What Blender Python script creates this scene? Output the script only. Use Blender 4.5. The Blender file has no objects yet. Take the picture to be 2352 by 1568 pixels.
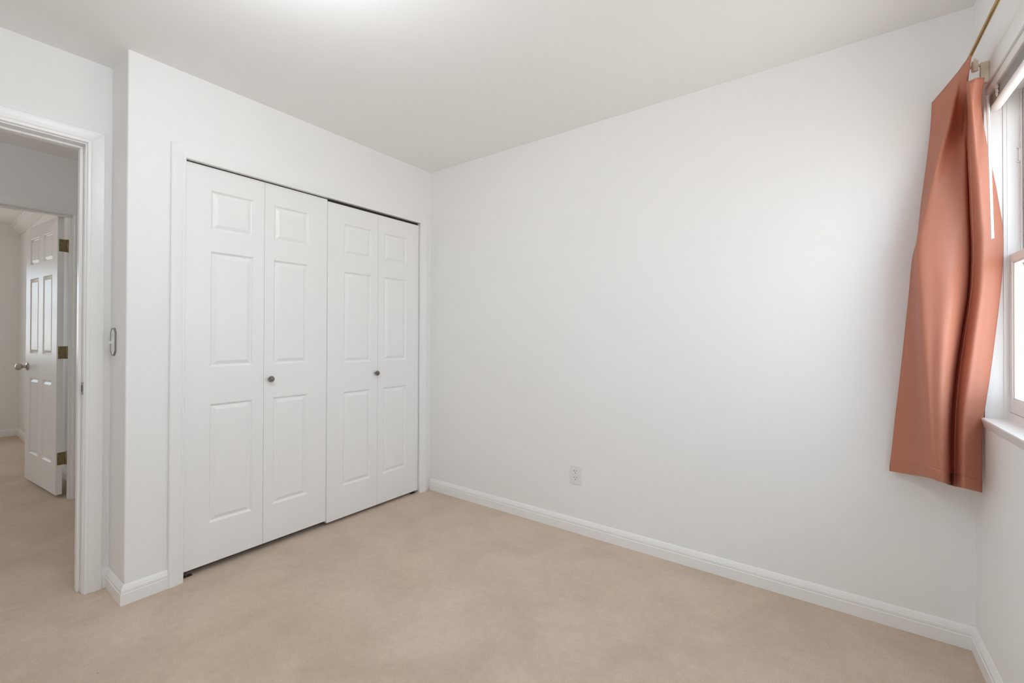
import bpy, bmesh, math
from mathutils import Matrix, Vector

# ---------------------------------------------------------------- camera, world, lights, exposure
S = bpy.context.scene
COL = S.collection
cam_data = bpy.data.cameras.new('camera')
cam = bpy.data.objects.new('camera', cam_data)
COL.objects.link(cam)
cam_data.sensor_width = 36.0
cam_data.lens = 15.442
cam_data.shift_y = -0.0078
cam_data.clip_start = 0.02
cam.matrix_world = Matrix((
    (0.80933, 0.00116, 0.58735, 2.5088),
    (0.58735, -0.00697, -0.80931, -2.3780),
    (0.00315, 0.99998, -0.00633, 1.1781),
    (0, 0, 0, 1)))
S.camera = cam

world = bpy.data.worlds.new('sky')
S.world = world
world.use_nodes = True
# hazy bright sky above the horizon, pale sunlit ground below it
wt = world.node_tree
wn = wt.nodes
geo = wn.new('ShaderNodeTexCoord')
sep0 = wn.new('ShaderNodeSeparateXYZ')
wt.links.new(geo.outputs['Generated'], sep0.inputs[0])
mr = wn.new('ShaderNodeMapRange')
mr.inputs['From Min'].default_value = -0.08
mr.inputs['From Max'].default_value = 0.08
wt.links.new(sep0.outputs['Z'], mr.inputs[0])
mxc = wn.new('ShaderNodeMix')
mxc.data_type = 'RGBA'
mxc.inputs[6].default_value = (3.40, 3.28, 3.18, 1)     # ground
mxc.inputs[7].default_value = (3.25, 3.85, 4.45, 1)     # sky
wt.links.new(mr.outputs[0], mxc.inputs[0])
wt.links.new(mxc.outputs[2], wn['Background'].inputs[0])
wn['Background'].inputs[1].default_value = 1.0

S.view_settings.view_transform = 'Standard'
S.view_settings.look = 'None'
S.view_settings.gamma = 1.0
S.view_settings.use_curve_mapping = False
S.view_settings.exposure = 0.12
S.cycles.max_bounces = 16
S.cycles.diffuse_bounces = 12
S.cycles.glossy_bounces = 4
S.cycles.sample_clamp_indirect = 8.0


def lamp(name, kind, loc, energy, color=(1, 1, 1), rot=(0, 0, 0), size=None, size_y=None, portal=False):
    d = bpy.data.lights.new(name, kind)
    d.energy = energy
    d.color = color
    if kind == 'AREA':
        d.shape = 'RECTANGLE'
        d.size = size
        d.size_y = size_y
        d.cycles.is_portal = portal
    elif size:
        d.shadow_soft_size = size
    o = bpy.data.objects.new(name, d)
    o.location = loc
    o.rotation_euler = rot
    COL.objects.link(o)
    return o


W, H = 2.951, 2.44            # room: x 0..W (closet wall to window wall), y 0 is the long wall, z up
Y_FRONT = -3.35               # wall behind the camera
WY0, WY1, WZ0, WZ1 = -1.28, -0.13, 0.895, 2.062   # window opening
VX0, VX1 = 2.06, 2.42                                # added fill window in the wall behind the camera
FX0, FX1, FY0 = -5.22, -2.01, -4.6                # far bedroom beyond the landing
# sky portals in the two window openings (they only guide sampling of the sky)
lamp('window_portal', 'AREA', (3.09, (WY0 + WY1) / 2, (WZ0 + WZ1) / 2), 1, rot=(0, math.radians(90), 0), size=WZ1 - WZ0, size_y=WY1 - WY0, portal=True)
lamp('fill_window_portal', 'AREA', ((VX0 + VX1) / 2, Y_FRONT - 0.1, (WZ0 + WZ1) / 2), 1, rot=(math.radians(90), 0, 0), size=VX1 - VX0, size_y=WZ1 - WZ0, portal=True)
lamp('far_window_portal', 'AREA', (FX0 - 0.1, -2.95, 1.45), 1, rot=(0, math.radians(-90), 0), size=1.1, size_y=1.1, portal=True)
# the room's ceiling lamp (just above the top of the photo) and the warm lamp of the far bedroom
lamp('ceiling_lamp', 'POINT', (1.32, -1.85, 2.20), 16.8, (0.93, 1.0, 1.07), size=0.15)
lamp('landing_fill', 'POINT', (-1.1, -3.5, 2.2), 9, (0.96, 0.98, 1.0), size=0.12)  # unseen fill light, added to brighten the landing walls
lamp('far_ceiling_lamp', 'POINT', (-3.7, -3.2, 2.3), 5.5, (1.0, 0.90, 0.78), size=0.12)


# ---------------------------------------------------------------- materials
def mat(name, color, rough=0.5, metal=0.0, spec=0.5, noise=None, bump=None, sheen=0.0):
    """noise=(scale, amount): small colour variation; bump=(scale, distance)"""
    m = bpy.data.materials.new(name)
    m.use_nodes = True
    nt = m.node_tree
    b = nt.nodes['Principled BSDF']
    b.inputs['Base Color'].default_value = (*color, 1)
    b.inputs['Roughness'].default_value = rough
    b.inputs['Metallic'].default_value = metal
    b.inputs['Specular IOR Level'].default_value = spec
    if sheen:
        b.inputs['Sheen Weight'].default_value = sheen
        b.inputs['Sheen Roughness'].default_value = 0.4
    tc = nt.nodes.new('ShaderNodeTexCoord')
    if noise:
        n = nt.nodes.new('ShaderNodeTexNoise')
        n.inputs['Scale'].default_value = noise[0]
        n.inputs['Detail'].default_value = 6
        nt.links.new(tc.outputs['Object'], n.inputs['Vector'])
        r = nt.nodes.new('ShaderNodeValToRGB')
        a = noise[1]
        r.color_ramp.elements[0].position = 0.3
        r.color_ramp.elements[1].position = 0.7
        r.color_ramp.elements[0].color = (*[c * (1 - a) for c in color], 1)
        r.color_ramp.elements[1].color = (*[min(1, c * (1 + a)) for c in color], 1)
        nt.links.new(n.outputs['Fac'], r.inputs[0])
        nt.links.new(r.outputs[0], b.inputs['Base Color'])
    if bump:
        n = nt.nodes.new('ShaderNodeTexNoise')
        n.inputs['Scale'].default_value = bump[0]
        n.inputs['Detail'].default_value = 4
        nt.links.new(tc.outputs['Object'], n.inputs['Vector'])
        bp = nt.nodes.new('ShaderNodeBump')
        bp.inputs['Strength'].default_value = 0.5
        bp.inputs['Distance'].default_value = bump[1]
        nt.links.new(n.outputs['Fac'], bp.inputs['Height'])
        nt.links.new(bp.outputs[0], b.inputs['Normal'])
    return m


M_WALL = mat('wall_paint', (0.865, 0.865, 0.86), 0.55, spec=0.35, bump=(220, 0.0006))
M_CEIL = mat('ceiling_paint', (0.885, 0.88, 0.87), 0.8, spec=0.2, bump=(160, 0.0008))
M_TRIM = mat('trim_paint', (0.87, 0.87, 0.865), 0.32, spec=0.45)
M_DOOR = mat('door_paint', (0.87, 0.87, 0.865), 0.34, spec=0.45, bump=(90, 0.0003))
M_GLOSS = mat('gloss_door_paint', (0.87, 0.87, 0.865), 0.34, spec=0.28)
M_VINYL = mat('white_vinyl', (0.84, 0.84, 0.83), 0.35)
M_PLASTIC = mat('white_plastic', (0.80, 0.80, 0.79), 0.3)
M_SLOT = mat('dark_slot', (0.02, 0.02, 0.02), 0.6)
M_BRASS = mat('brass', (0.62, 0.43, 0.13), 0.28, 1.0)
M_HINGE = mat('aged_brass', (0.33, 0.27, 0.15), 0.38, 1.0)
M_NICKEL = mat('brushed_nickel', (0.50, 0.47, 0.43), 0.28, 1.0)
M_BRONZE = mat('pewter', (0.22, 0.19, 0.17), 0.35, 0.9, noise=(90, 0.5), bump=(140, 0.004))
M_TRACK = mat('dark_track', (0.06, 0.05, 0.045), 0.5, 0.6)
M_PIVOT = mat('rusty_steel', (0.14, 0.10, 0.075), 0.5, 0.6)
M_RIM = mat('dull_nickel', (0.30, 0.29, 0.27), 0.4, 0.9)
M_CREAM = mat('cream_plastic', (0.70, 0.64, 0.50), 0.4)
M_SLAT = mat('blind_slat', (0.62, 0.61, 0.59), 0.4)
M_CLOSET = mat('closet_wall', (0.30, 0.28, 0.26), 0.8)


def carpet_mat():
    m = bpy.data.materials.new('carpet')
    m.use_nodes = True
    nt = m.node_tree
    N, L = nt.nodes, nt.links
    b = N['Principled BSDF']
    b.inputs['Roughness'].default_value = 0.95
    b.inputs['Specular IOR Level'].default_value = 0.1
    b.inputs['Sheen Weight'].default_value = 0.15
    tc = N.new('ShaderNodeTexCoord')

    def noise(scale, detail=5, dist=0.0, rough=0.55):
        n = N.new('ShaderNodeTexNoise')
        n.inputs['Scale'].default_value = scale
        n.inputs['Detail'].default_value = detail
        n.inputs['Distortion'].default_value = dist
        n.inputs['Roughness'].default_value = rough
        L.new(tc.outputs['Object'], n.inputs['Vector'])
        return n.outputs['Fac']

    def ramp(fac, p0, c0, p1, c1):
        r = N.new('ShaderNodeValToRGB')
        r.color_ramp.elements[0].position, r.color_ramp.elements[1].position = p0, p1
        r.color_ramp.elements[0].color, r.color_ramp.elements[1].color = (*c0, 1), (*c1, 1)
        L.new(fac, r.inputs[0])
        return r.outputs[0]

    def mul(a, c):
        x = N.new('ShaderNodeMix')
        x.data_type = 'RGBA'
        x.blend_type = 'MULTIPLY'
        x.inputs[0].default_value = 1
        L.new(a, x.inputs[6])
        L.new(c, x.inputs[7])
        return x.outputs[2]

    base = ramp(noise(1.1, 3), 0.35, CARPET_A, 0.65, CARPET_B)
    tread = ramp(noise(3.2, 5, 0.5), 0.34, (0.875, 0.868, 0.855), 0.64, (1, 1, 1))
    patch = ramp(noise(30, 6, 0.2, 0.65), 0.32, (0.92, 0.915, 0.91), 0.64, (1, 1, 1))
    fibre = ramp(noise(330, 3, 0, 0.7), 0.3, (0.74, 0.73, 0.71), 0.7, (1.12, 1.12, 1.12))
    speck = ramp(noise(26, 2), 0.205, (0.55, 0.47, 0.38), 0.215, (1, 1, 1))
    L.new(mul(mul(mul(mul(base, tread), patch), fibre), speck), b.inputs['Base Color'])
    bp = N.new('ShaderNodeBump')
    bp.inputs['Strength'].default_value = 0.7
    bp.inputs['Distance'].default_value = 0.006
    ad = N.new('ShaderNodeMath')
    ad.operation = 'MULTIPLY_ADD'
    L.new(noise(330, 3, 0, 0.7), ad.inputs[0])
    ad.inputs[1].default_value = 0.6
    L.new(noise(40, 4), ad.inputs[2])
    L.new(ad.outputs[0], bp.inputs['Height'])
    L.new(bp.outputs[0], b.inputs['Normal'])
    return m


CARPET_A, CARPET_B = (0.72, 0.59, 0.465), (0.77, 0.625, 0.515)
M_CARPET = carpet_mat()


def curtain_mat():
    m = mat('salmon_satin', (0.66, 0.295, 0.195), 0.40, spec=0.5, sheen=0.05)
    nt = m.node_tree
    N, L = nt.nodes, nt.links
    b = N['Principled BSDF']
    tc = N.new('ShaderNodeTexCoord')
    # woven herringbone: diagonal ribs whose direction flips from band to band
    sep = N.new('ShaderNodeSeparateXYZ')
    L.new(tc.outputs['UV'], sep.inputs[0])

    def math_(op, a, bb):
        x = N.new('ShaderNodeMath')
        x.operation = op
        for i, v in enumerate((a, bb)):
            if isinstance(v, (int, float)):
                x.inputs[i].default_value = v
            elif v is not None:
                L.new(v, x.inputs[i])
        return x.outputs[0]
    zig = math_('PINGPONG', math_('MULTIPLY', sep.outputs[0], 9.0), 0.5)
    wob = N.new('ShaderNodeTexNoise')
    wob.inputs['Scale'].default_value = 14
    L.new(tc.outputs['UV'], wob.inputs['Vector'])
    ph = math_('ADD', math_('MULTIPLY', sep.outputs[1], 210.0), math_('ADD', math_('MULTIPLY', zig, 9.0), math_('MULTIPLY', wob.outputs['Fac'], 5.0)))
    rib = math_('PINGPONG', ph, 0.5)
    wr = N.new('ShaderNodeTexNoise')
    wr.inputs['Scale'].default_value = 7
    wr.inputs['Detail'].default_value = 3
    L.new(tc.outputs['Object'], wr.inputs['Vector'])
    bp = N.new('ShaderNodeBump')
    bp.inputs['Strength'].default_value = 0.5
    bp.inputs['Distance'].default_value = 0.01
    hh = math_('ADD', math_('MULTIPLY', rib, 0.07), math_('MULTIPLY', wr.outputs['Fac'], 1.2))
    L.new(hh, bp.inputs['Height'])
    L.new(bp.outputs[0], b.inputs['Normal'])
    # a little daylight passes through the cloth
    tr = N.new('ShaderNodeBsdfTranslucent')
    tr.inputs[0].default_value = (0.78, 0.36, 0.25, 1)
    mx = N.new('ShaderNodeMixShader')
    mx.inputs[0].default_value = 0.40
    out = N['Material Output']
    L.new(b.outputs[0], mx.inputs[1])
    L.new(tr.outputs[0], mx.inputs[2])
    L.new(mx.outputs[0], out.inputs[0])
    return m


M_CURTAIN = curtain_mat()


def glass_mat():
    m = bpy.data.materials.new('window_glass')
    m.use_nodes = True
    nt = m.node_tree
    N, L = nt.nodes, nt.links
    N.remove(N['Principled BSDF'])
    t = N.new('ShaderNodeBsdfTransparent')
    t.inputs[0].default_value = (0.97, 0.98, 0.98, 1)
    g = N.new('ShaderNodeBsdfGlossy')
    g.inputs['Roughness'].default_value = 0.02
    f = N.new('ShaderNodeFresnel')
    ge = N.new('ShaderNodeNewGeometry')          # same reflectance on the way out of the pane as on the way in
    io = N.new('ShaderNodeMath')
    io.operation = 'MULTIPLY_ADD'
    io.inputs[1].default_value = 1 / 1.45 - 1.45
    io.inputs[2].default_value = 1.45
    L.new(ge.outputs['Backfacing'], io.inputs[0])
    L.new(io.outputs[0], f.inputs[0])
    mx = N.new('ShaderNodeMixShader')
    L.new(f.outputs[0], mx.inputs[0])
    L.new(t.outputs[0], mx.inputs[1])
    L.new(g.outputs[0], mx.inputs[2])
    L.new(mx.outputs[0], N['Material Output'].inputs[0])
    return m


M_GLASS = glass_mat()
M_WAND = mat('clear_acrylic', (0.86, 0.87, 0.88), 0.12)


# ---------------------------------------------------------------- mesh helpers
def obj(name, bm, m, parent=None, smooth=False, loc=None):
    me = bpy.data.meshes.new(name)
    bmesh.ops.recalc_face_normals(bm, faces=bm.faces[:])
    bm.to_mesh(me)
    bm.free()
    me.materials.append(m)
    if smooth:
        for p in me.polygons:
            p.use_smooth = True
    o = bpy.data.objects.new(name, me)
    if parent:
        o.parent = parent
    if loc is not None:
        o.location = loc
    COL.objects.link(o)
    return o


def empty(name, loc, rz=0.0):
    o = bpy.data.objects.new(name, None)
    o.location = loc
    o.rotation_euler = (0, 0, rz)
    o.empty_display_size = 0.1
    COL.objects.link(o)
    return o


def tag(o, label, cat, kind=None, group=None):
    o['label'] = label
    o['category'] = cat
    if kind:
        o['kind'] = kind
    if group:
        o['group'] = group
    return o


def box(bm, x0, x1, y0, y1, z0, z1, bev=0.0, seg=2):
    v = [bm.verts.new((x, y, z)) for x in (x0, x1) for y in (y0, y1) for z in (z0, z1)]
    fs = [bm.faces.new([v[i] for i in q]) for q in
          ((0, 1, 3, 2), (4, 6, 7, 5), (0, 4, 5, 1), (2, 3, 7, 6), (0, 2, 6, 4), (1, 5, 7, 3))]
    if bev:
        es = list({e for f in fs for e in f.edges})
        bmesh.ops.bevel(bm, geom=es, offset=bev, segments=seg, affect='EDGES', profile=0.5)


def boxes(*bs, bev=0.0):
    bm = bmesh.new()
    for b in bs:
        box(bm, *b[:6], bev=b[6] if len(b) > 6 else bev)
    return bm


def loft(bm, rings, cap=True, closed=True):
    """rings: lists of points with the same count; joined in order"""
    vr = [[bm.verts.new(p) for p in r] for r in rings]
    n = len(vr[0])
    for a, b in zip(vr, vr[1:]):
        for i in range(n if closed else n - 1):
            j = (i + 1) % n
            bm.faces.new((a[i], a[j], b[j], b[i]))
    if cap and closed:
        bm.faces.new(vr[0])
        bm.faces.new(list(reversed(vr[-1])))


def lathe(bm, profile, origin, axis='z', seg=32, sign=1):
    """profile: (along, radius) pairs from base to tip along the axis"""
    rings = []
    o = Vector(origin)
    for a, r in profile:
        ring = []
        for i in range(seg):
            t = 2 * math.pi * i / seg
            c, s = r * math.cos(t), r * math.sin(t)
            p = {'z': (c, s, a * sign), 'x': (a * sign, c, s), 'y': (c, a * sign, s)}[axis]
            ring.append(o + Vector(p))
        rings.append(ring)
    loft(bm, rings)


def tube(bm, p0, p1, r, seg=16):
    p0, p1 = Vector(p0), Vector(p1)
    d = (p1 - p0).normalized()
    a = d.orthogonal().normalized()
    b = d.cross(a)
    loft(bm, [[p + a * r * math.cos(2 * math.pi * i / seg) + b * r * math.sin(2 * math.pi * i / seg) for i in range(seg)] for p in (p0, p1)])


CASING = [(0.0, 0.0), (0.0, 0.010), (0.003, 0.0125), (0.010, 0.0130), (0.013, 0.0110), (0.017, 0.0125),
          (0.030, 0.0150), (0.044, 0.0170), (0.053, 0.0175), (0.057, 0.0150), (0.057, 0.0)]


def casing(name, to3, u0, u1, z1, m, z0=0.0, width=None, parent=None):
    """mitred door casing round three sides; to3(u, n, z) -> world, u0<u1 opening edges, z1 its top"""
    prof = CASING if not width else [(s * width / 0.057, n) for s, n in CASING]
    g = 0.0002
    bm = bmesh.new()
    loft(bm, [[to3(u0 - s, n, z0) for s, n in prof], [to3(u0 - s, n, z1 + s - g) for s, n in prof]])
    loft(bm, [[to3(u0 - s + g, n, z1 + s) for s, n in prof], [to3(u1 + s - g, n, z1 + s) for s, n in prof]])
    loft(bm, [[to3(u1 + s, n, z1 + s - g) for s, n in prof], [to3(u1 + s, n, z0) for s, n in prof]])
    return obj(name, bm, m, parent)


BASE = [(0, 0), (0.0140, 0), (0.0140, 0.048), (0.0115, 0.0500), (0.0115, 0.0525), (0.0125, 0.055), (0.0118, 0.064),
        (0.0095, 0.0690), (0.0095, 0.0710), (0.0080, 0.0735), (0.0055, 0.0790), (0.0025, 0.0840), (0, 0.0850)]


def baseboard(name, p0, p1, nrm, m0=0, m1=0, label=None, prof=BASE):
    """skirting from p0 to p1 on the wall face with outward normal nrm; m=1 mitres an outside corner, -1 an inside one"""
    d = Vector((p1[0] - p0[0], p1[1] - p0[1], 0)).normalized()
    n = Vector((*nrm, 0))
    a, b = Vector((*p0, 0)), Vector((*p1, 0))
    bm = bmesh.new()
    loft(bm, [[a - d * m0 * s + n * s + Vector((0, 0, z)) for s, z in prof],
              [b + d * m1 * s + n * s + Vector((0, 0, z)) for s, z in prof]])
    o = obj(name, bm, M_TRIM)
    return tag(o, label, 'baseboard', 'structure')


RINGS = [(0.0, 0.0), (0.003, -0.0015), (0.008, -0.0065), (0.011, -0.0075), (0.014, -0.0072), (0.029, -0.0018), (0.032, -0.0012)]


def panel_leaf(w, z0, z1, t, panels, both=False, depth=1.0):
    """door leaf: front face at n=0 towards -y (u along x), back at n=t; panels = (u0, u1, z0, z1)"""
    bm = bmesh.new()
    us = sorted({0, w, *[p[0] for p in panels], *[p[1] for p in panels]})
    zs = sorted({z0, z1, *[p[2] for p in panels], *[p[3] for p in panels]})

    def face(yf, s):
        for a, b in zip(us, us[1:]):
            for c, d in zip(zs, zs[1:]):
                pan = any(p[0] <= a and b <= p[1] and p[2] <= c and d <= p[3] for p in panels)
                if not pan:
                    bm.faces.new([bm.verts.new(q) for q in ((a, yf, c), (b, yf, c), (b, yf, d), (a, yf, d))])
                else:
                    rings = [[(a + i, yf - s * k * depth, c + i), (b - i, yf - s * k * depth, c + i), (b - i, yf - s * k * depth, d - i), (a + i, yf - s * k * depth, d - i)] for i, k in RINGS]
                    vr = [[bm.verts.new(q) for q in r] for r in rings]
                    for r0, r1 in zip(vr, vr[1:]):
                        for i in range(4):
                            j = (i + 1) % 4
                            bm.faces.new((r0[i], r0[j], r1[j], r1[i]))
                    bm.faces.new(vr[-1])
    face(0, 1)
    if both:
        face(t, -1)
    else:
        bm.faces.new([bm.verts.new(q) for q in ((0, t, z0), (0, t, z1), (w, t, z1), (w, t, z0))])
    for q in (((0, 0, z0), (0, 0, z1), (0, t, z1), (0, t, z0)), ((w, 0, z0), (w, t, z0), (w, t, z1), (w, 0, z1)),
              ((0, 0, z0), (0, t, z0), (w, t, z0), (w, 0, z0)), ((0, 0, z1), (w, 0, z1), (w, t, z1), (0, t, z1))):
        bm.faces.new([bm.verts.new(p) for p in q])
    bmesh.ops.remove_doubles(bm, verts=bm.verts[:], dist=1e-5)
    return bm


# ---------------------------------------------------------------- room shell
XD, XH0 = -0.247, -0.362           # door wall: room face and landing face
YC = -1.812                        # outer corner of the closet
OPL, OPR, OPT = -1.598, -0.101, 2.034   # closet opening
DY0, DY1, DZ = -2.700, -1.897, 2.056    # room door opening
XL = -1.90                         # landing wall opposite the room door
LY0, LY1, LZ = -2.48, -1.677, 2.040     # far bedroom door opening
T = 0.12

tag(obj('floor', boxes((FX0 - T, W + T, -5.2, 0.12, -0.1, 0.0)), M_CARPET),
    'beige cut pile carpet running through bedroom, landing and far room', 'floor', 'structure')
tag(obj('ceiling', boxes((FX0 - T, W + T, -5.2, 0.12, H, H + 0.1)), M_CEIL),
    'plain off white ceiling above the bedroom, landing and far room', 'ceiling', 'structure')
tag(obj('wall_back', boxes((-0.74, W + 0.14, 0.0, T, 0, H)), M_WALL),
    'long blank white wall with one outlet near the carpet', 'wall', 'structure')

# closet wall, its rounded outer corner and the short return beside the door, one plan outline each
bm = bmesh.new()
r = 0.007
arc = [(-r + r * math.cos(t), YC + r + r * math.sin(t)) for t in [math.radians(a) for a in (0, -18, -36, -54, -72, -90)]]
plan = [(0, OPL)] + arc + [(XH0, YC), (XH0, YC + 0.10), (-T, YC + 0.10), (-T, OPL)]
loft(bm, [[(x, y, 0) for x, y in plan], [(x, y, H) for x, y in plan]])
box(bm, -T, 0, OPL, OPR, OPT, H)
box(bm, -T, 0, OPR, 0, 0, H)
tag(obj('wall_left', bm, M_WALL), 'white closet wall with outside corner, around the bifold closet doors', 'wall', 'structure')
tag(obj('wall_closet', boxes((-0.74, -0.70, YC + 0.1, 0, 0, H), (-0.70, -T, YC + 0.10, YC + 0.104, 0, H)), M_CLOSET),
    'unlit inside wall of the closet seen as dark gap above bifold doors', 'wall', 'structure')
tag(obj('wall_door', boxes((XH0, XD, DY1 - 0.0, YC, 0, H), (XH0, XD, DY0, DY1, DZ, H), (XH0, XD, Y_FRONT, DY0, 0, H)), M_WALL),
    'white wall set back beside the closet, holding the open doorway', 'wall', 'structure')
tag(obj('wall_right', boxes((W, W + 0.122, Y_FRONT, WY0, 0, H), (W, W + 0.122, WY1, 0, 0, H), (W, W + 0.122, WY0, WY1, 0, WZ0 - 0.03), (W, W + 0.122, WY0, WY1, WZ1, H)), M_WALL),
    'white window wall at the right edge of the photo', 'wall', 'structure')
tag(obj('wall_front', boxes((XD, VX0, Y_FRONT - T, Y_FRONT, 0, H), (VX1, W + 0.14, Y_FRONT - T, Y_FRONT, 0, H), (VX0, VX1, Y_FRONT - T, Y_FRONT, 0, WZ0), (VX0, VX1, Y_FRONT - T, Y_FRONT, WZ1, H)), M_WALL),
    'white bedroom wall opposite the long blank wall', 'wall', 'structure')
# landing
tag(obj('wall_landing', boxes((XL - 0.1, XL, LY1, -1.4, 0, H), (XL - 0.1, XL, LY0, LY1, LZ, H), (XL - 0.1, XL, -5.2, LY0, 0, H)), M_WALL),
    'shaded landing wall around the far doorway', 'wall', 'structure')
tag(obj('wall_landing_end', boxes((XL - 0.1, -0.74, -1.4, -1.28, 0, H), (XL - 0.1, XH0, -5.32, -5.2, 0, H), (XH0, XD, -5.2, Y_FRONT, 0, H), (-0.74, -0.70, -1.712, -1.28, 0, H), (-0.74, XH0, YC, YC + 0.1, 0, H)), M_WALL),
    'end walls closing the landing outside the bedroom door', 'wall', 'structure')
# far bedroom
FYS = -1.60
FW = (-3.5, -2.4, 0.9, 2.0)
tag(obj('wall_far', boxes((FX0 - T, FX0, FW[1], FYS + T, 0, H), (FX0 - T, FX0, FY0, FW[0], 0, H), (FX0 - T, FX0, FW[0], FW[1], 0, FW[2]), (FX0 - T, FX0, FW[0], FW[1], FW[3], H)), M_WALL),
    'grey shaded back wall of the far bedroom at left edge', 'wall', 'structure')
tag(obj('wall_far_side', boxes((FX0, XL - 0.1, FYS, FYS + T, 0, H)), M_WALL),
    'side wall of the far bedroom right behind its open door', 'wall', 'structure')
tag(obj('wall_far_left', boxes((FX0 - T, XL, FY0 - T, FY0, 0, H)), M_WALL),
    'left wall of the far bedroom facing its open door', 'wall', 'structure')

# ---------------------------------------------------------------- baseboards
baseboard('baseboard_back', (0.018, 0), (W, 0), (0, -1), 0, -1, 'white moulded baseboard along the long blank wall')
baseboard('baseboard_right', (W, 0), (W, Y_FRONT), (-1, 0), -1, -1, 'white moulded baseboard under the window at right edge')
baseboard('baseboard_left', (0, OPL - 0.057), (0, YC), (1, 0), 0, 1, 'short white baseboard between closet casing and outside corner')
baseboard('baseboard_return', (0, YC), (XD, YC), (0, -1), 1, -1, 'short white baseboard on the return below the light switch')
baseboard('baseboard_door', (XD, YC), (XD, DY1 + 0.060), (1, 0), -1, 0, 'sliver of white baseboard between doorway casing and inside corner')
baseboard('baseboard_far', (FX0, FYS), (FX0, FY0), (1, 0), -1, -1, 'white baseboard on back wall of far bedroom')
baseboard('baseboard_far_side', (XL - 0.1, FYS), (FX0, FYS), (0, -1), 0, -1, 'white baseboard behind the open far door')

# crown moulding of the far bedroom
CROWN = [(0, 0), (0.012, 0), (0.016, 0.010), (0.026, 0.016), (0.050, 0.036), (0.066, 0.062), (0.070, 0.074), (0.082, 0.080), (0.082, 0.095), (0, 0.095)]
bm = bmesh.new()
loft(bm, [[(XL - 0.1, FYS - s, H - 0.095 + z) for s, z in CROWN], [(FX0 + s, FYS - s, H - 0.095 + z) for s, z in CROWN], [(FX0 + s, FY0, H - 0.095 + z) for s, z in CROWN]])
tag(obj('trim_1', bm, M_TRIM), 'white crown moulding under the ceiling of the far bedroom', 'moulding', 'structure')

# ---------------------------------------------------------------- door casings and jambs
# closet
c = empty('trim_2', (0, OPL, 0))
tag(c, 'white mitred casing around the bifold closet doors', 'door casing', 'structure')
casing('casing', lambda u, n, z: (n, u - OPL, z), OPL + 0.002, OPR - 0.006, OPT - 0.006, M_TRIM, width=0.060, parent=c)
obj('jamb', boxes((-T, 0, 0, 0.002, 0, OPT), (-T, 0, OPR - OPL - 0.003, OPR - OPL, 0, OPT), (-T, 0, 0.002, OPR - OPL - 0.003, OPT - 0.003, OPT)), M_TRIM, c)
obj('door_track', boxes((-0.060, -0.028, 0.004, OPR - OPL - 0.006, OPT - 0.018, OPT - 0.003)), M_TRACK, c)
# room doorway
c = empty('trim_3', (XD, DY1, 0))
tag(c, 'white casing and jamb of the open doorway at left', 'door casing', 'structure')
casing('casing', lambda u, n, z: (n, u - DY1, z), DY0 - 0.001, DY1 - 0.001, DZ, M_TRIM, width=0.060, parent=c)
casing('casing', lambda u, n, z: (XH0 - XD - n, u - DY1, z), DY0 - 0.001, DY1 - 0.001, DZ, M_TRIM, width=0.060, parent=c)
dx = XH0 - XD
obj('jamb', boxes((dx, 0, -0.006, 0.0, 0, DZ), (dx, 0, DY0 - DY1, DY0 - DY1 + 0.006, 0, DZ), (dx, 0, DY0 - DY1 + 0.006, -0.006, DZ - 0.006, DZ)), M_TRIM, c)
obj('door_stop', boxes((-0.078, -0.040, -0.018, -0.006, 0, DZ - 0.018, 0.002), (-0.078, -0.040, DY0 - DY1 + 0.006, DY0 - DY1 + 0.018, 0, DZ - 0.018, 0.002), (-0.078, -0.040, DY0 - DY1 + 0.006, -0.006, DZ - 0.018, DZ - 0.006, 0.002)), M_TRIM, c)
bm = boxes((-0.036, -0.002, -0.0085, -0.006, 0.905, 0.962, 0.001))
bmesh.ops.bevel(bm, geom=[e for e in bm.edges if abs(e.verts[0].co.y - e.verts[1].co.y) > 0.0005 and e.calc_length() < 0.004], offset=0.0005, segments=1, affect='EDGES')
sp = obj('strike_plate', bm, M_NICKEL, c)
sp['label'] = 'nickel strike plate'
obj('latch_hole', boxes((-0.026, -0.012, -0.0090, -0.0080, 0.918, 0.949)), M_SLOT, sp)
obj('screw', boxes((-0.021, -0.017, -0.0092, -0.0080, 0.909, 0.913, 0.0004)), M_SLOT, sp)
obj('screw', boxes((-0.021, -0.017, -0.0092, -0.0080, 0.954, 0.958, 0.0004)), M_SLOT, sp)
# far doorway
c = empty('trim_4', (XL, LY1, 0))
tag(c, 'shaded white casing and jamb of the far doorway across the landing', 'door casing', 'structure')
casing('casing', lambda u, n, z: (n, u - LY1, z), LY0 + 0.0, LY1 - 0.0, LZ - 0.002, M_TRIM, width=0.060, parent=c)
obj('jamb', boxes((-0.1, 0, -0.006, 0.0, 0, LZ), (-0.1, 0, LY0 - LY1, LY0 - LY1 + 0.006, 0, LZ), (-0.1, 0, LY0 - LY1 + 0.006, -0.006, LZ - 0.006, LZ)), M_TRIM, c)
obj('door_stop', boxes((-0.060, -0.022, -0.016, -0.006, 0, LZ - 0.016, 0.002), (-0.060, -0.022, LY0 - LY1 + 0.006, LY0 - LY1 + 0.016, 0, LZ - 0.016, 0.002), (-0.060, -0.022, LY0 - LY1 + 0.006, -0.006, LZ - 0.016, LZ - 0.006, 0.002)), M_TRIM, c)


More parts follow.
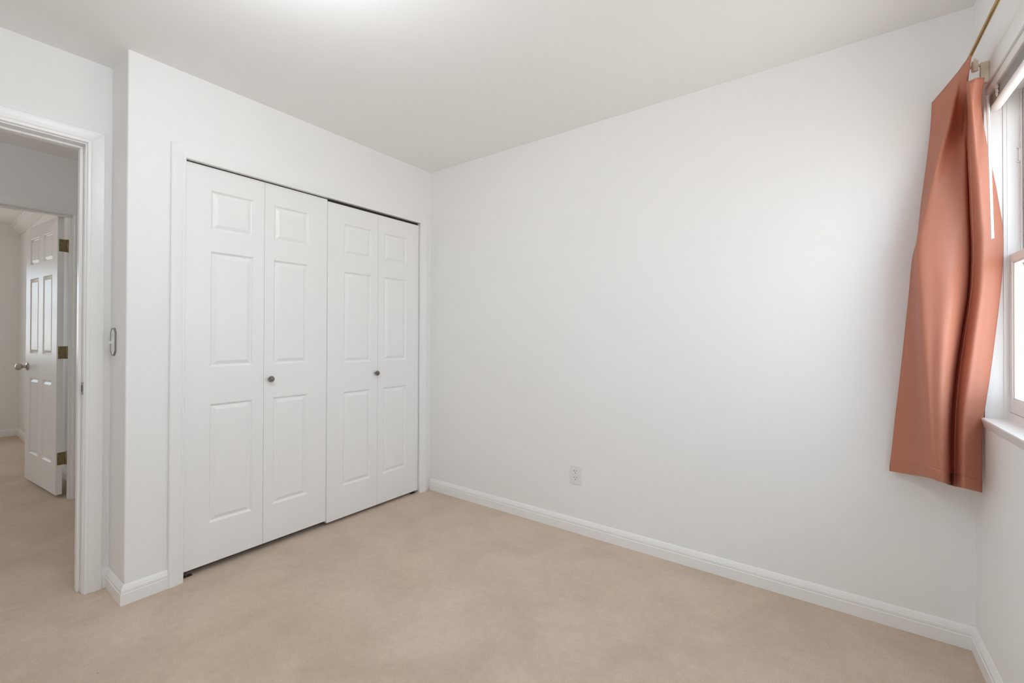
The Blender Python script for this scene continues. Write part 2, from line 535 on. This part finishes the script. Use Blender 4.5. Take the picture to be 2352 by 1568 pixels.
# ---------------------------------------------------------------- bifold closet doors
def bifold(name, y0, zb, x, widths, margins, knob_leaf, knob_u, label):
    root = empty(name, (x, y0, 0), math.pi / 2)
    tag(root, label, 'bifold door', 'structure')
    u = 0.0
    leaves = []
    for w, (a, b) in zip(widths, margins):
        pans = [(a, w - b, zb + lo, zb + hi) for lo, hi in ((0.200, 0.798), (0.984, 1.568), (1.676, 1.876))]
        lf = obj('door_leaf', panel_leaf(w, zb, zb + 1.990, 0.033, pans, depth=1.2), M_DOOR, root, loc=(u, 0, 0))
        leaves.append(lf)
        u += w + 0.0016
    bm = bmesh.new()
    lathe(bm, [(0, 0.0075), (0.002, 0.0075), (0.004, 0.0055), (0.012, 0.0060), (0.015, 0.0120), (0.018, 0.0160), (0.022, 0.0170),
               (0.0255, 0.0155), (0.0262, 0.0140), (0.0255, 0.0130), (0.0275, 0.0095), (0.0270, 0.0080), (0.0285, 0.0045), (0.0290, 0.0)], (0, 0, 0), 'y', 28, -1)
    for k in range(6):     # raised petals on the face of the knob
        t = k * math.pi / 3 + 0.3
        box(bm, 0.0105 * math.cos(t) - 0.0022, 0.0105 * math.cos(t) + 0.0022, -0.0292, -0.026, 0.0105 * math.sin(t) - 0.0022, 0.0105 * math.sin(t) + 0.0022, 0.0008, 1)
    kn = obj('door_knob', bm, M_BRONZE, leaves[knob_leaf], smooth=True, loc=(knob_u, 0, zb + 0.903))
    kn['label'] = 'round dark pewter knob'
    # pivot bracket on the carpet under the outer leaf
    pu = 0.008 if knob_leaf == 1 else u - 0.055
    pv = obj('pivot_bracket', boxes((pu, pu + 0.040, 0.008, 0.030, 0.0, 0.003), (pu + 0.012, pu + 0.018, 0.014, 0.020, 0.003, zb + 0.004)), M_PIVOT, root)
    pv['label'] = 'dark metal floor pivot'
    return root


WL = 0.3715
bifold('door_1', OPL + 0.004, 0.034, -0.020, (WL, WL), ((0.113, 0.055), (0.050, 0.120)), 1, 0.031,
       'left pair of white panelled bifold closet doors, knob beside the fold')
bifold('door_2', -0.848, 0.021, -0.012, (WL, WL - 0.005), ((0.111, 0.053), (0.049, 0.117)), 0, WL - 0.016,
       'right pair of white panelled bifold closet doors, next to the long wall')

# ---------------------------------------------------------------- far six-panel door
DW = 0.770
root = empty('door_3', (-1.990, -1.745, 0), math.radians(5.0))
tag(root, 'white six panel door standing open into the far bedroom', 'door', 'structure')
pans = [(a, b, lo, hi) for a, b in ((0.112, 0.330), (0.440, 0.658)) for lo, hi in ((0.245, 0.840), (1.030, 1.620), (1.730, 1.935))]
lf = obj('door_leaf', panel_leaf(DW, 0.028, 2.030, 0.034, pans, both=True, depth=1.7), M_GLOSS, root, loc=(-DW, 0, 0))
for z in (0.285, 1.050, 1.825):
    hg = obj('door_hinge', boxes((0.0, 0.002, 0.007, 0.050, z - 0.045, z + 0.045, 0.0006)), M_HINGE, root)
    hg['label'] = 'aged brass hinge'
    bm = bmesh.new()
    tube(bm, (0.002, 0.0535, z - 0.046), (0.002, 0.0535, z + 0.046), 0.006)
    obj('hinge_barrel', bm, M_HINGE, hg, smooth=True)
    for dy, dz in ((0.021, 0.033), (0.013, 0.0), (0.021, -0.033)):
        bm = bmesh.new()
        lathe(bm, [(0, 0.0032), (0.0008, 0.0030), (0.001, 0.0)], (0.0018, dy, z + dz), 'x', 12)
        obj('screw', bm, M_SLOT, hg)
kb = bmesh.new()
lathe(kb, [(0, 0.031), (0.004, 0.031), (0.008, 0.028), (0.010, 0.016), (0.012, 0.0125), (0.030, 0.0115), (0.033, 0.015), (0.036, 0.021),
           (0.044, 0.0265), (0.052, 0.0275), (0.060, 0.0255), (0.066, 0.020), (0.069, 0.010), (0.070, 0)], (-DW + 0.062, 0, 0.925), 'y', 28, -1)
kn = obj('door_knob', kb, M_NICKEL, root, smooth=True)
kn['label'] = 'brushed nickel door knob'

# ---------------------------------------------------------------- outlet and switch
o = empty('wall_outlet', (1.262, 0, 0.344))
tag(o, 'white double electrical outlet low on the long blank wall', 'outlet')
obj('cover_plate', boxes((-0.035, 0.035, -0.0055, 0, -0.057, 0.057, 0.003)), M_PLASTIC, o)
for s in (1, -1):
    bm = bmesh.new()
    pts = []
    for i in range(32):
        t = 2 * math.pi * i / 32
        pts.append((0.0172 * math.cos(t), max(-0.0135, min(0.0135, 0.0172 * math.sin(t)))))
    loft(bm, [[(x, -0.0050, 0.0195 * s + z) for x, z in pts], [(x, -0.0072, 0.0195 * s + z) for x, z in pts]])
    rc = obj('socket', bm, M_PLASTIC, o)
    obj('slot', boxes((-0.0078, -0.0054, -0.0075, -0.0068, 0.0195 * s + 0.001, 0.0195 * s + 0.0095)), M_SLOT, rc)
    obj('slot', boxes((0.0054, 0.0078, -0.0075, -0.0068, 0.0195 * s + 0.002, 0.0195 * s + 0.0090)), M_SLOT, rc)
    bm = bmesh.new()
    lathe(bm, [(0, 0.0026), (0.0006, 0.0026)], (0, -0.0069, 0.0195 * s - 0.0062), 'y', 14, -1)
    obj('ground_hole', bm, M_SLOT, rc)
bm = bmesh.new()
lathe(bm, [(0, 0.003), (0.0008, 0.0026), (0.001, 0)], (0, -0.0054, 0), 'y', 14, -1)
obj('screw', bm, M_PLASTIC, o)

o = empty('light_switch', (-0.186, YC, 1.147))
tag(o, 'light switch with cut-corner nickel rimmed plate beside the doorway', 'light switch')


def octagon(w, h, c):
    return [(-w + c, -h), (w - c, -h), (w, -h + c), (w, h - c), (w - c, h), (-w + c, h), (-w, h - c), (-w, -h + c)]


def rings(bm, lst):
    loft(bm, [[(x, -n, z) for x, z in octagon(w, h, c)] for w, h, c, n in lst])


bm = bmesh.new()
rings(bm, [(0.0385, 0.0645, 0.020, 0), (0.0385, 0.0645, 0.020, 0.003), (0.0365, 0.0625, 0.0195, 0.0062), (0.0340, 0.0600, 0.0185, 0.0062), (0.0320, 0.0580, 0.018, 0.0040)])
rm = obj('rim', bm, M_RIM, o)
rm['label'] = 'nickel rim'
bm = bmesh.new()
rings(bm, [(0.0318, 0.0578, 0.018, 0.003), (0.0318, 0.0578, 0.018, 0.0048)])
obj('cover_plate', bm, M_PLASTIC, o)
bm = bmesh.new()
loft(bm, [[(-0.005, -0.0046, -0.012), (0.005, -0.0046, -0.012), (0.005, -0.0046, 0.012), (-0.005, -0.0046, 0.012)],
          [(-0.0045, -0.010, -0.008), (0.0045, -0.010, -0.008), (0.0045, -0.010, 0.004), (-0.0045, -0.010, 0.004)],
          [(-0.0035, -0.020, -0.010), (0.0035, -0.020, -0.010), (0.0035, -0.020, -0.004), (-0.0035, -0.020, -0.004)]])
obj('toggle', bm, M_PLASTIC, o)
for z in (0.030, -0.030):
    bm = bmesh.new()
    lathe(bm, [(0, 0.0028), (0.0008, 0.0026), (0.001, 0)], (0, -0.0046, z), 'y', 14, -1)
    obj('screw', bm, M_NICKEL, o)

# ---------------------------------------------------------------- window
w = empty('window_1', (W, WY1, WZ0))
tag(w, 'white vinyl hung window at the right edge beside the curtain', 'window', 'structure')
ox, oy, oz = W, WY1, WZ0


def L(x0, x1, y0, y1, z0, z1, bev=0.0):
    return (x0 - ox, x1 - ox, y0 - oy, y1 - oy, z0 - oz, z1 - oz, bev)


F0, F1 = 3.006, 3.072
obj('window_frame', boxes(L(F0, F1, WY1 - 0.004, WY1, WZ0, WZ1), L(F0, F1, WY0, WY0 + 0.030, WZ0, WZ1), L(F0, F1, WY0 + 0.03, WY1 - 0.004, WZ0, WZ0 + 0.026, 0.002),
                          L(F0, F1, WY0 + 0.03, WY1 - 0.004, WZ1 - 0.03, WZ1, 0.002), L(F0 - 0.009, F0 + 0.001, WY1 - 0.003, WY1, WZ0, WZ1),
                          L(3.036, 3.040, WY1 - 0.012, WY1 - 0.004, WZ0 + 0.026, WZ1 - 0.03)), M_VINYL, w)
ya, yb = WY1 - 0.005, WY0 + 0.031


def sash(name, x0, x1, st, zb, zbt, zt, ztb):
    s = obj(name, boxes(L(x0, x1, ya - st, ya, zb, zt, 0.002), L(x0, x1, yb, yb + st, zb, zt, 0.002), L(x0, x1, yb + st, ya - st, zb, zbt, 0.002), L(x0, x1, yb + st, ya - st, ztb, zt, 0.002),
                        L(x0 + 0.004, x1, ya - st - 0.006, ya - st, zbt, ztb, 0.002), L(x0 + 0.004, x1, yb + st, yb + st + 0.006, zbt, ztb, 0.002),
                        L(x0 + 0.004, x1, yb + st, ya - st, zbt, zbt + 0.006), L(x0 + 0.004, x1, yb + st, ya - st, ztb - 0.006, ztb)), M_VINYL, w)
    obj('glass_pane', boxes(L((x0 + x1) / 2 - 0.002, (x0 + x1) / 2 + 0.002, yb + st, ya - st, zbt, ztb)), M_GLASS, s)
    return s


sash('lower_sash', 3.010, 3.034, 0.024, WZ0 + 0.027, WZ0 + 0.072, 1.466, 1.438)
us = sash('upper_sash', 3.042, 3.066, 0.034, 1.425, 1.462, WZ1 - 0.031, WZ1 - 0.075)
vs = obj('vent_stop', boxes(L(3.032, 3.038, WY1 - 0.010, WY1 - 0.004, 1.785, 1.830, 0.002)), M_VINYL, w)
obj('stop_end', boxes(L(3.029, 3.041, WY1 - 0.0085, WY1 - 0.0045, 1.830, 1.833)), M_NICKEL, vs)
obj('stop_end', boxes(L(3.029, 3.041, WY1 - 0.0085, WY1 - 0.0045, 1.782, 1.785)), M_NICKEL, vs)
vs['label'] = 'small white vent stop with grey ends'
# sill board with an undercut nose
bm = bmesh.new()
sy0, sy1 = WY0 - 0.03, WY1 - 0.002
prof = [(F0, WZ0 - 0.030), (W - 0.001, WZ0 - 0.030), (W - 0.004, WZ0 - 0.0320), (W - 0.0135, WZ0 - 0.004), (W - 0.0125, WZ0), (W - 0.010, WZ0 + 0.001), (F0, WZ0 + 0.001)]
loft(bm, [[(x - ox, sy0 - oy, z - oz) for x, z in prof], [(x - ox, sy1 - oy, z - oz) for x, z in prof]])
obj('window_sill', bm, M_TRIM, w)

for nm, lab, to, u0, u1, z0, z1 in (
        ('fill_window', 'added unseen narrow fill window opposite the long blank wall', lambda u, n, z: (u, Y_FRONT - 0.06 - n, z), VX0, VX1, WZ0, WZ1),  # unseen opening, added to send soft frontal light onto the long wall
        ('window_3', 'white window of the far bedroom, mirrored in its open glossy door', lambda u, n, z: (FX0 - 0.06 - n, u, z), FW[0], FW[1], FW[2], FW[3])):
    w2 = empty(nm, (0, 0, 0))
    tag(w2, lab, 'window', 'structure')

    def q(a0, a1, c0, c1, n0, n1):
        p, r2 = to(a0, n0, c0), to(a1, n1, c1)
        return (min(p[0], r2[0]), max(p[0], r2[0]), min(p[1], r2[1]), max(p[1], r2[1]), c0, c1)
    zm = (z0 + z1) / 2
    obj('window_frame', boxes(q(u0, u0 + 0.03, z0, z1, 0, 0.05), q(u1 - 0.03, u1, z0, z1, 0, 0.05), q(u0 + 0.03, u1 - 0.03, z0, z0 + 0.03, 0, 0.05),
                              q(u0 + 0.03, u1 - 0.03, z1 - 0.03, z1, 0, 0.05), q(u0 + 0.03, u1 - 0.03, zm - 0.018, zm + 0.018, 0, 0.05)), M_VINYL, w2)
    for a, b2 in ((z0 + 0.03, zm - 0.018), (zm + 0.018, z1 - 0.03)):
        obj('glass_pane', boxes(q(u0 + 0.03, u1 - 0.03, a, b2, 0.023, 0.027)), M_GLASS, w2)

# ---------------------------------------------------------------- raised blind
b = empty('window_blind', (2.976, WY1, 2.06))
tag(b, 'white mini blind raised to the top of the window', 'blind')
by0, by1 = WY0 + 0.006 - WY1, -0.006
obj('headrail', boxes((-0.019, 0.019, by0, by1, -0.031, 0.0, 0.002)), M_VINYL, b)
bm = bmesh.new()
for k in range(22):
    z = -0.036 - k * 0.00155
    xs = [-0.0125, -0.006, 0, 0.006, 0.0125]
    loft(bm, [[(x, y, z + 0.0012 * (1 - (x / 0.0125) ** 2) + dz) for x, dz in [(q, 0) for q in xs] + [(q, 0.0004) for q in reversed(xs)]] for y in (by0 + 0.004, by1 - 0.004)])
obj('slat_stack', bm, M_SLAT, b)
bm = bmesh.new()
ov = [(0.0145 * math.cos(t) , -0.0785 + 0.0085 * math.sin(t)) for t in [2 * math.pi * i / 24 for i in range(24)]]
loft(bm, [[(x * 0.9, by1 - 0.002, -0.0785 + (z + 0.0785) * 0.9) for x, z in ov], [(x, by1 - 0.004, z) for x, z in ov], [(x, by0 + 0.003, z) for x, z in ov]])
obj('bottom_rail', bm, M_VINYL, b)
bm = bmesh.new()
tube(bm, (-0.022, -0.034, -0.034), (-0.022, -0.034, -0.050), 0.0055)
tube(bm, (-0.022, -0.034, -0.048), (-0.036, -0.150, -0.555), 0.0040, 6)
obj('tilt_wand', bm, M_WAND, b)
bm = bmesh.new()
for k in range(5):
    box(bm, -0.021 + 0.001 * k, -0.014, -0.118 - 0.004 * (k % 2), -0.100 - 0.003 * (k % 3), -0.042 - 0.0075 * k, -0.036 - 0.0075 * k, 0.001, 1)
obj('ladder_tape', bm, M_VINYL, b)

# ---------------------------------------------------------------- curtain rod
RX, RZ = 2.893, 2.133
o = empty('curtain_rod', (RX, -0.03, RZ))
tag(o, 'thin brass curtain rod above the window', 'curtain rod')
bm = bmesh.new()
tube(bm, (0, 0.005, 0), (0, WY0 - 0.12 + 0.03, 0), 0.0055)
obj('rod', bm, M_BRASS, o, smooth=True)
for yb_ in (-0.165, WY0 - 0.02):
    bm = bmesh.new()
    box(bm, W - RX - 0.022, W - RX, yb_ - 0.008, yb_ + 0.008, -0.075, -0.002, 0.003)
    box(bm, -0.004, W - RX, yb_ - 0.0045, yb_ + 0.0045, -0.013, -0.005, 0.001)
    tube(bm, (0.022, yb_ - 0.010, -0.030), (0.022, yb_ - 0.010, 0.004), 0.009)
    tube(bm, (0.022, yb_ - 0.010, 0.004), (0.022, yb_ - 0.010, 0.014), 0.004)
    br = obj('bracket', bm, M_CREAM, o)
    br['label'] = 'cream plastic rod bracket'

# ---------------------------------------------------------------- curtain
CURT = [
    [(2.830,-0.030,2.096), (2.853,-0.085,2.114), (2.878,-0.170,2.130), (2.883,-0.235,2.127), (2.889,-0.297,2.122), (2.891,-0.270,2.100), (2.892,-0.220,2.073), (2.882,-0.310,2.031), (2.885,-0.325,2.026), (2.898,-0.330,2.026), (2.919,-0.300,2.034)],
    [(2.826,-0.030,1.997), (2.845,-0.072,1.989), (2.864,-0.125,1.976), (2.886,-0.085,1.994), (2.905,-0.072,2.003), (2.910,-0.082,2.004), (2.916,-0.094,1.999), (2.904,-0.196,1.964), (2.906,-0.222,1.958), (2.918,-0.206,1.969), (2.935,-0.179,1.983)],
    [(2.814,-0.030,1.862), (2.825,-0.072,1.858), (2.835,-0.125,1.849), (2.863,-0.105,1.857), (2.891,-0.097,1.861), (2.907,-0.103,1.861), (2.916,-0.094,1.863), (2.907,-0.178,1.840), (2.915,-0.206,1.832), (2.931,-0.190,1.841), (2.952,-0.164,1.852)],
    [(2.800,-0.030,1.726), (2.805,-0.072,1.724), (2.809,-0.125,1.719), (2.842,-0.126,1.719), (2.879,-0.121,1.720), (2.906,-0.123,1.719), (2.919,-0.094,1.726), (2.912,-0.160,1.712), (2.925,-0.191,1.704), (2.947,-0.175,1.710), (2.974,-0.149,1.718)],
    [(2.791,-0.030,1.623), (2.791,-0.071,1.623), (2.789,-0.132,1.619), (2.827,-0.140,1.616), (2.871,-0.137,1.615), (2.906,-0.131,1.615), (2.921,-0.092,1.623), (2.916,-0.149,1.613), (2.930,-0.187,1.605), (2.956,-0.170,1.610), (2.987,-0.144,1.616)],
    [(2.786,-0.030,1.562), (2.783,-0.072,1.563), (2.777,-0.141,1.558), (2.818,-0.151,1.556), (2.866,-0.148,1.554), (2.907,-0.132,1.556), (2.923,-0.090,1.562), (2.918,-0.146,1.554), (2.933,-0.187,1.547), (2.961,-0.170,1.551), (2.993,-0.144,1.556)],
    [(2.771,-0.030,1.485), (2.774,-0.073,1.485), (2.771,-0.155,1.479), (2.813,-0.167,1.477), (2.863,-0.164,1.476), (2.907,-0.134,1.478), (2.923,-0.088,1.484), (2.920,-0.141,1.478), (2.933,-0.188,1.472), (2.961,-0.170,1.475), (2.994,-0.144,1.479)],
    [(2.761,-0.030,1.345), (2.770,-0.073,1.345), (2.772,-0.179,1.339), (2.810,-0.195,1.338), (2.855,-0.194,1.338), (2.902,-0.136,1.342), (2.919,-0.084,1.345), (2.916,-0.132,1.342), (2.927,-0.189,1.338), (2.955,-0.170,1.340), (2.987,-0.144,1.343)],
    [(2.748,-0.030,1.187), (2.767,-0.073,1.186), (2.774,-0.201,1.186), (2.805,-0.219,1.186), (2.842,-0.219,1.186), (2.885,-0.138,1.186), (2.902,-0.082,1.186), (2.900,-0.126,1.186), (2.912,-0.190,1.186), (2.941,-0.170,1.186), (2.974,-0.144,1.186)],
    [(2.735,-0.030,1.026), (2.764,-0.073,1.027), (2.781,-0.201,1.034), (2.805,-0.219,1.034), (2.834,-0.219,1.034), (2.869,-0.138,1.028), (2.886,-0.082,1.024), (2.884,-0.126,1.026), (2.897,-0.190,1.030), (2.926,-0.170,1.028), (2.959,-0.144,1.026)],
    [(2.720,-0.030,0.865), (2.761,-0.073,0.867), (2.788,-0.201,0.882), (2.807,-0.219,0.882), (2.831,-0.219,0.880), (2.859,-0.138,0.867), (2.876,-0.082,0.859), (2.875,-0.126,0.864), (2.885,-0.190,0.872), (2.912,-0.170,0.868), (2.942,-0.144,0.862)],
    [(2.708,-0.030,0.720), (2.758,-0.073,0.725), (2.795,-0.201,0.747), (2.811,-0.219,0.746), (2.832,-0.219,0.743), (2.858,-0.138,0.723), (2.875,-0.082,0.711), (2.873,-0.126,0.718), (2.883,-0.190,0.731), (2.910,-0.170,0.724), (2.941,-0.144,0.716)],
    [(2.702,-0.030,0.661), (2.757,-0.073,0.667), (2.798,-0.201,0.693), (2.813,-0.219,0.692), (2.833,-0.219,0.688), (2.857,-0.138,0.665), (2.874,-0.082,0.652), (2.873,-0.126,0.660), (2.883,-0.190,0.674), (2.909,-0.170,0.665), (2.940,-0.144,0.656)],
    [(2.701,-0.030,0.637), (2.758,-0.073,0.644), (2.799,-0.201,0.671), (2.814,-0.219,0.670), (2.833,-0.219,0.665), (2.857,-0.138,0.641), (2.874,-0.082,0.628), (2.872,-0.126,0.636), (2.883,-0.190,0.650), (2.909,-0.170,0.642), (2.940,-0.144,0.632)],
]


def catmull(p0, p1, p2, p3, t):
    return 0.5 * ((2 * p1) + (p2 - p0) * t + (2 * p0 - 5 * p1 + 4 * p2 - p3) * t * t + (3 * p1 - p0 - 3 * p2 + p3) * t ** 3)


def spline(pts, n):
    out = []
    for i in range(len(pts) - 1):
        q = [pts[max(0, i - 1)], pts[i], pts[i + 1], pts[min(len(pts) - 1, i + 2)]]
        for k in range(n):
            out.append(catmull(*q, k / n))
    out.append(pts[-1])
    return out


rows = [[Vector(p) for p in r_] for r_ in CURT]
rows = [spline(r_, 6) for r_ in rows]
cols = [spline([r_[i] for r_ in rows], 6) for i in range(len(rows[0]))]
nu, nv = len(cols), len(cols[0])
bm = bmesh.new()
uvl = bm.loops.layers.uv.new('UVMap')
org = Vector((2.86, -0.15, 2.10))
grid = [[bm.verts.new(cols[i][j] - org) for j in range(nv)] for i in range(nu)]
ulen = [0.0]
for i in range(1, nu):
    ulen.append(ulen[-1] + (cols[i][nv // 2] - cols[i - 1][nv // 2]).length)
for i in range(nu - 1):
    for j in range(nv - 1):
        f = bm.faces.new((grid[i][j], grid[i + 1][j], grid[i + 1][j + 1], grid[i][j + 1]))
        for lp, (a, c2) in zip(f.loops, ((i, j), (i + 1, j), (i + 1, j + 1), (i, j + 1))):
            lp[uvl].uv = (ulen[a] / 0.5, (2.13 - cols[a][c2].z) / 1.5)
cur = obj('curtain', bm, M_CURTAIN, smooth=True, loc=org)
tag(cur, 'salmon pink satin curtain bunched in the corner beside the window', 'curtain')
so = cur.modifiers.new('cloth', 'SOLIDIFY')
so.thickness = 0.0016
so.offset = 0

# hems: the turned bottom edge and the stitched front edge of the overlapping fold
so_n = 0.0022
bm = bmesh.new()
uv2 = bm.loops.layers.uv.new('UVMap')
js = [j for j in range(nv) if cols[nu // 2][j].z < cols[nu // 2][nv - 1].z + 0.055]
hg = [[bm.verts.new(cols[i][j] - org + Vector((0, -so_n, 0))) for j in js] for i in range(nu)]
for i in range(nu - 1):
    for k in range(len(js) - 1):
        f = bm.faces.new((hg[i][k], hg[i + 1][k], hg[i + 1][k + 1], hg[i][k + 1]))
        for lp, (a, c2) in zip(f.loops, ((i, js[k]), (i + 1, js[k]), (i + 1, js[k + 1]), (i, js[k + 1]))):
            lp[uv2].uv = (ulen[a] / 0.5, (2.13 - cols[a][c2].z) / 1.5)
hem = obj('bottom_hem', bm, M_CURTAIN, cur, smooth=True)
hem.modifiers.new('cloth', 'SOLIDIFY').thickness = 0.0012
ic = 7 * 6 + 1
bm = bmesh.new()
sec = []
for j in range(8, nv):
    p = cols[ic][j] - org
    tdir = (cols[ic + 2][j] - cols[ic - 1][j]).normalized()
    nn = Vector((-tdir.y, tdir.x, 0)).normalized()
    if nn.y > 0:
        nn = -nn
    sec.append([p + tdir * a + nn * h for a, h in ((-0.0035, 0), (-0.0025, 0.0026), (0.0035, 0.0026), (0.0045, 0))])
loft(bm, sec)
obj('side_hem', bm, M_CURTAIN, cur, smooth=True)
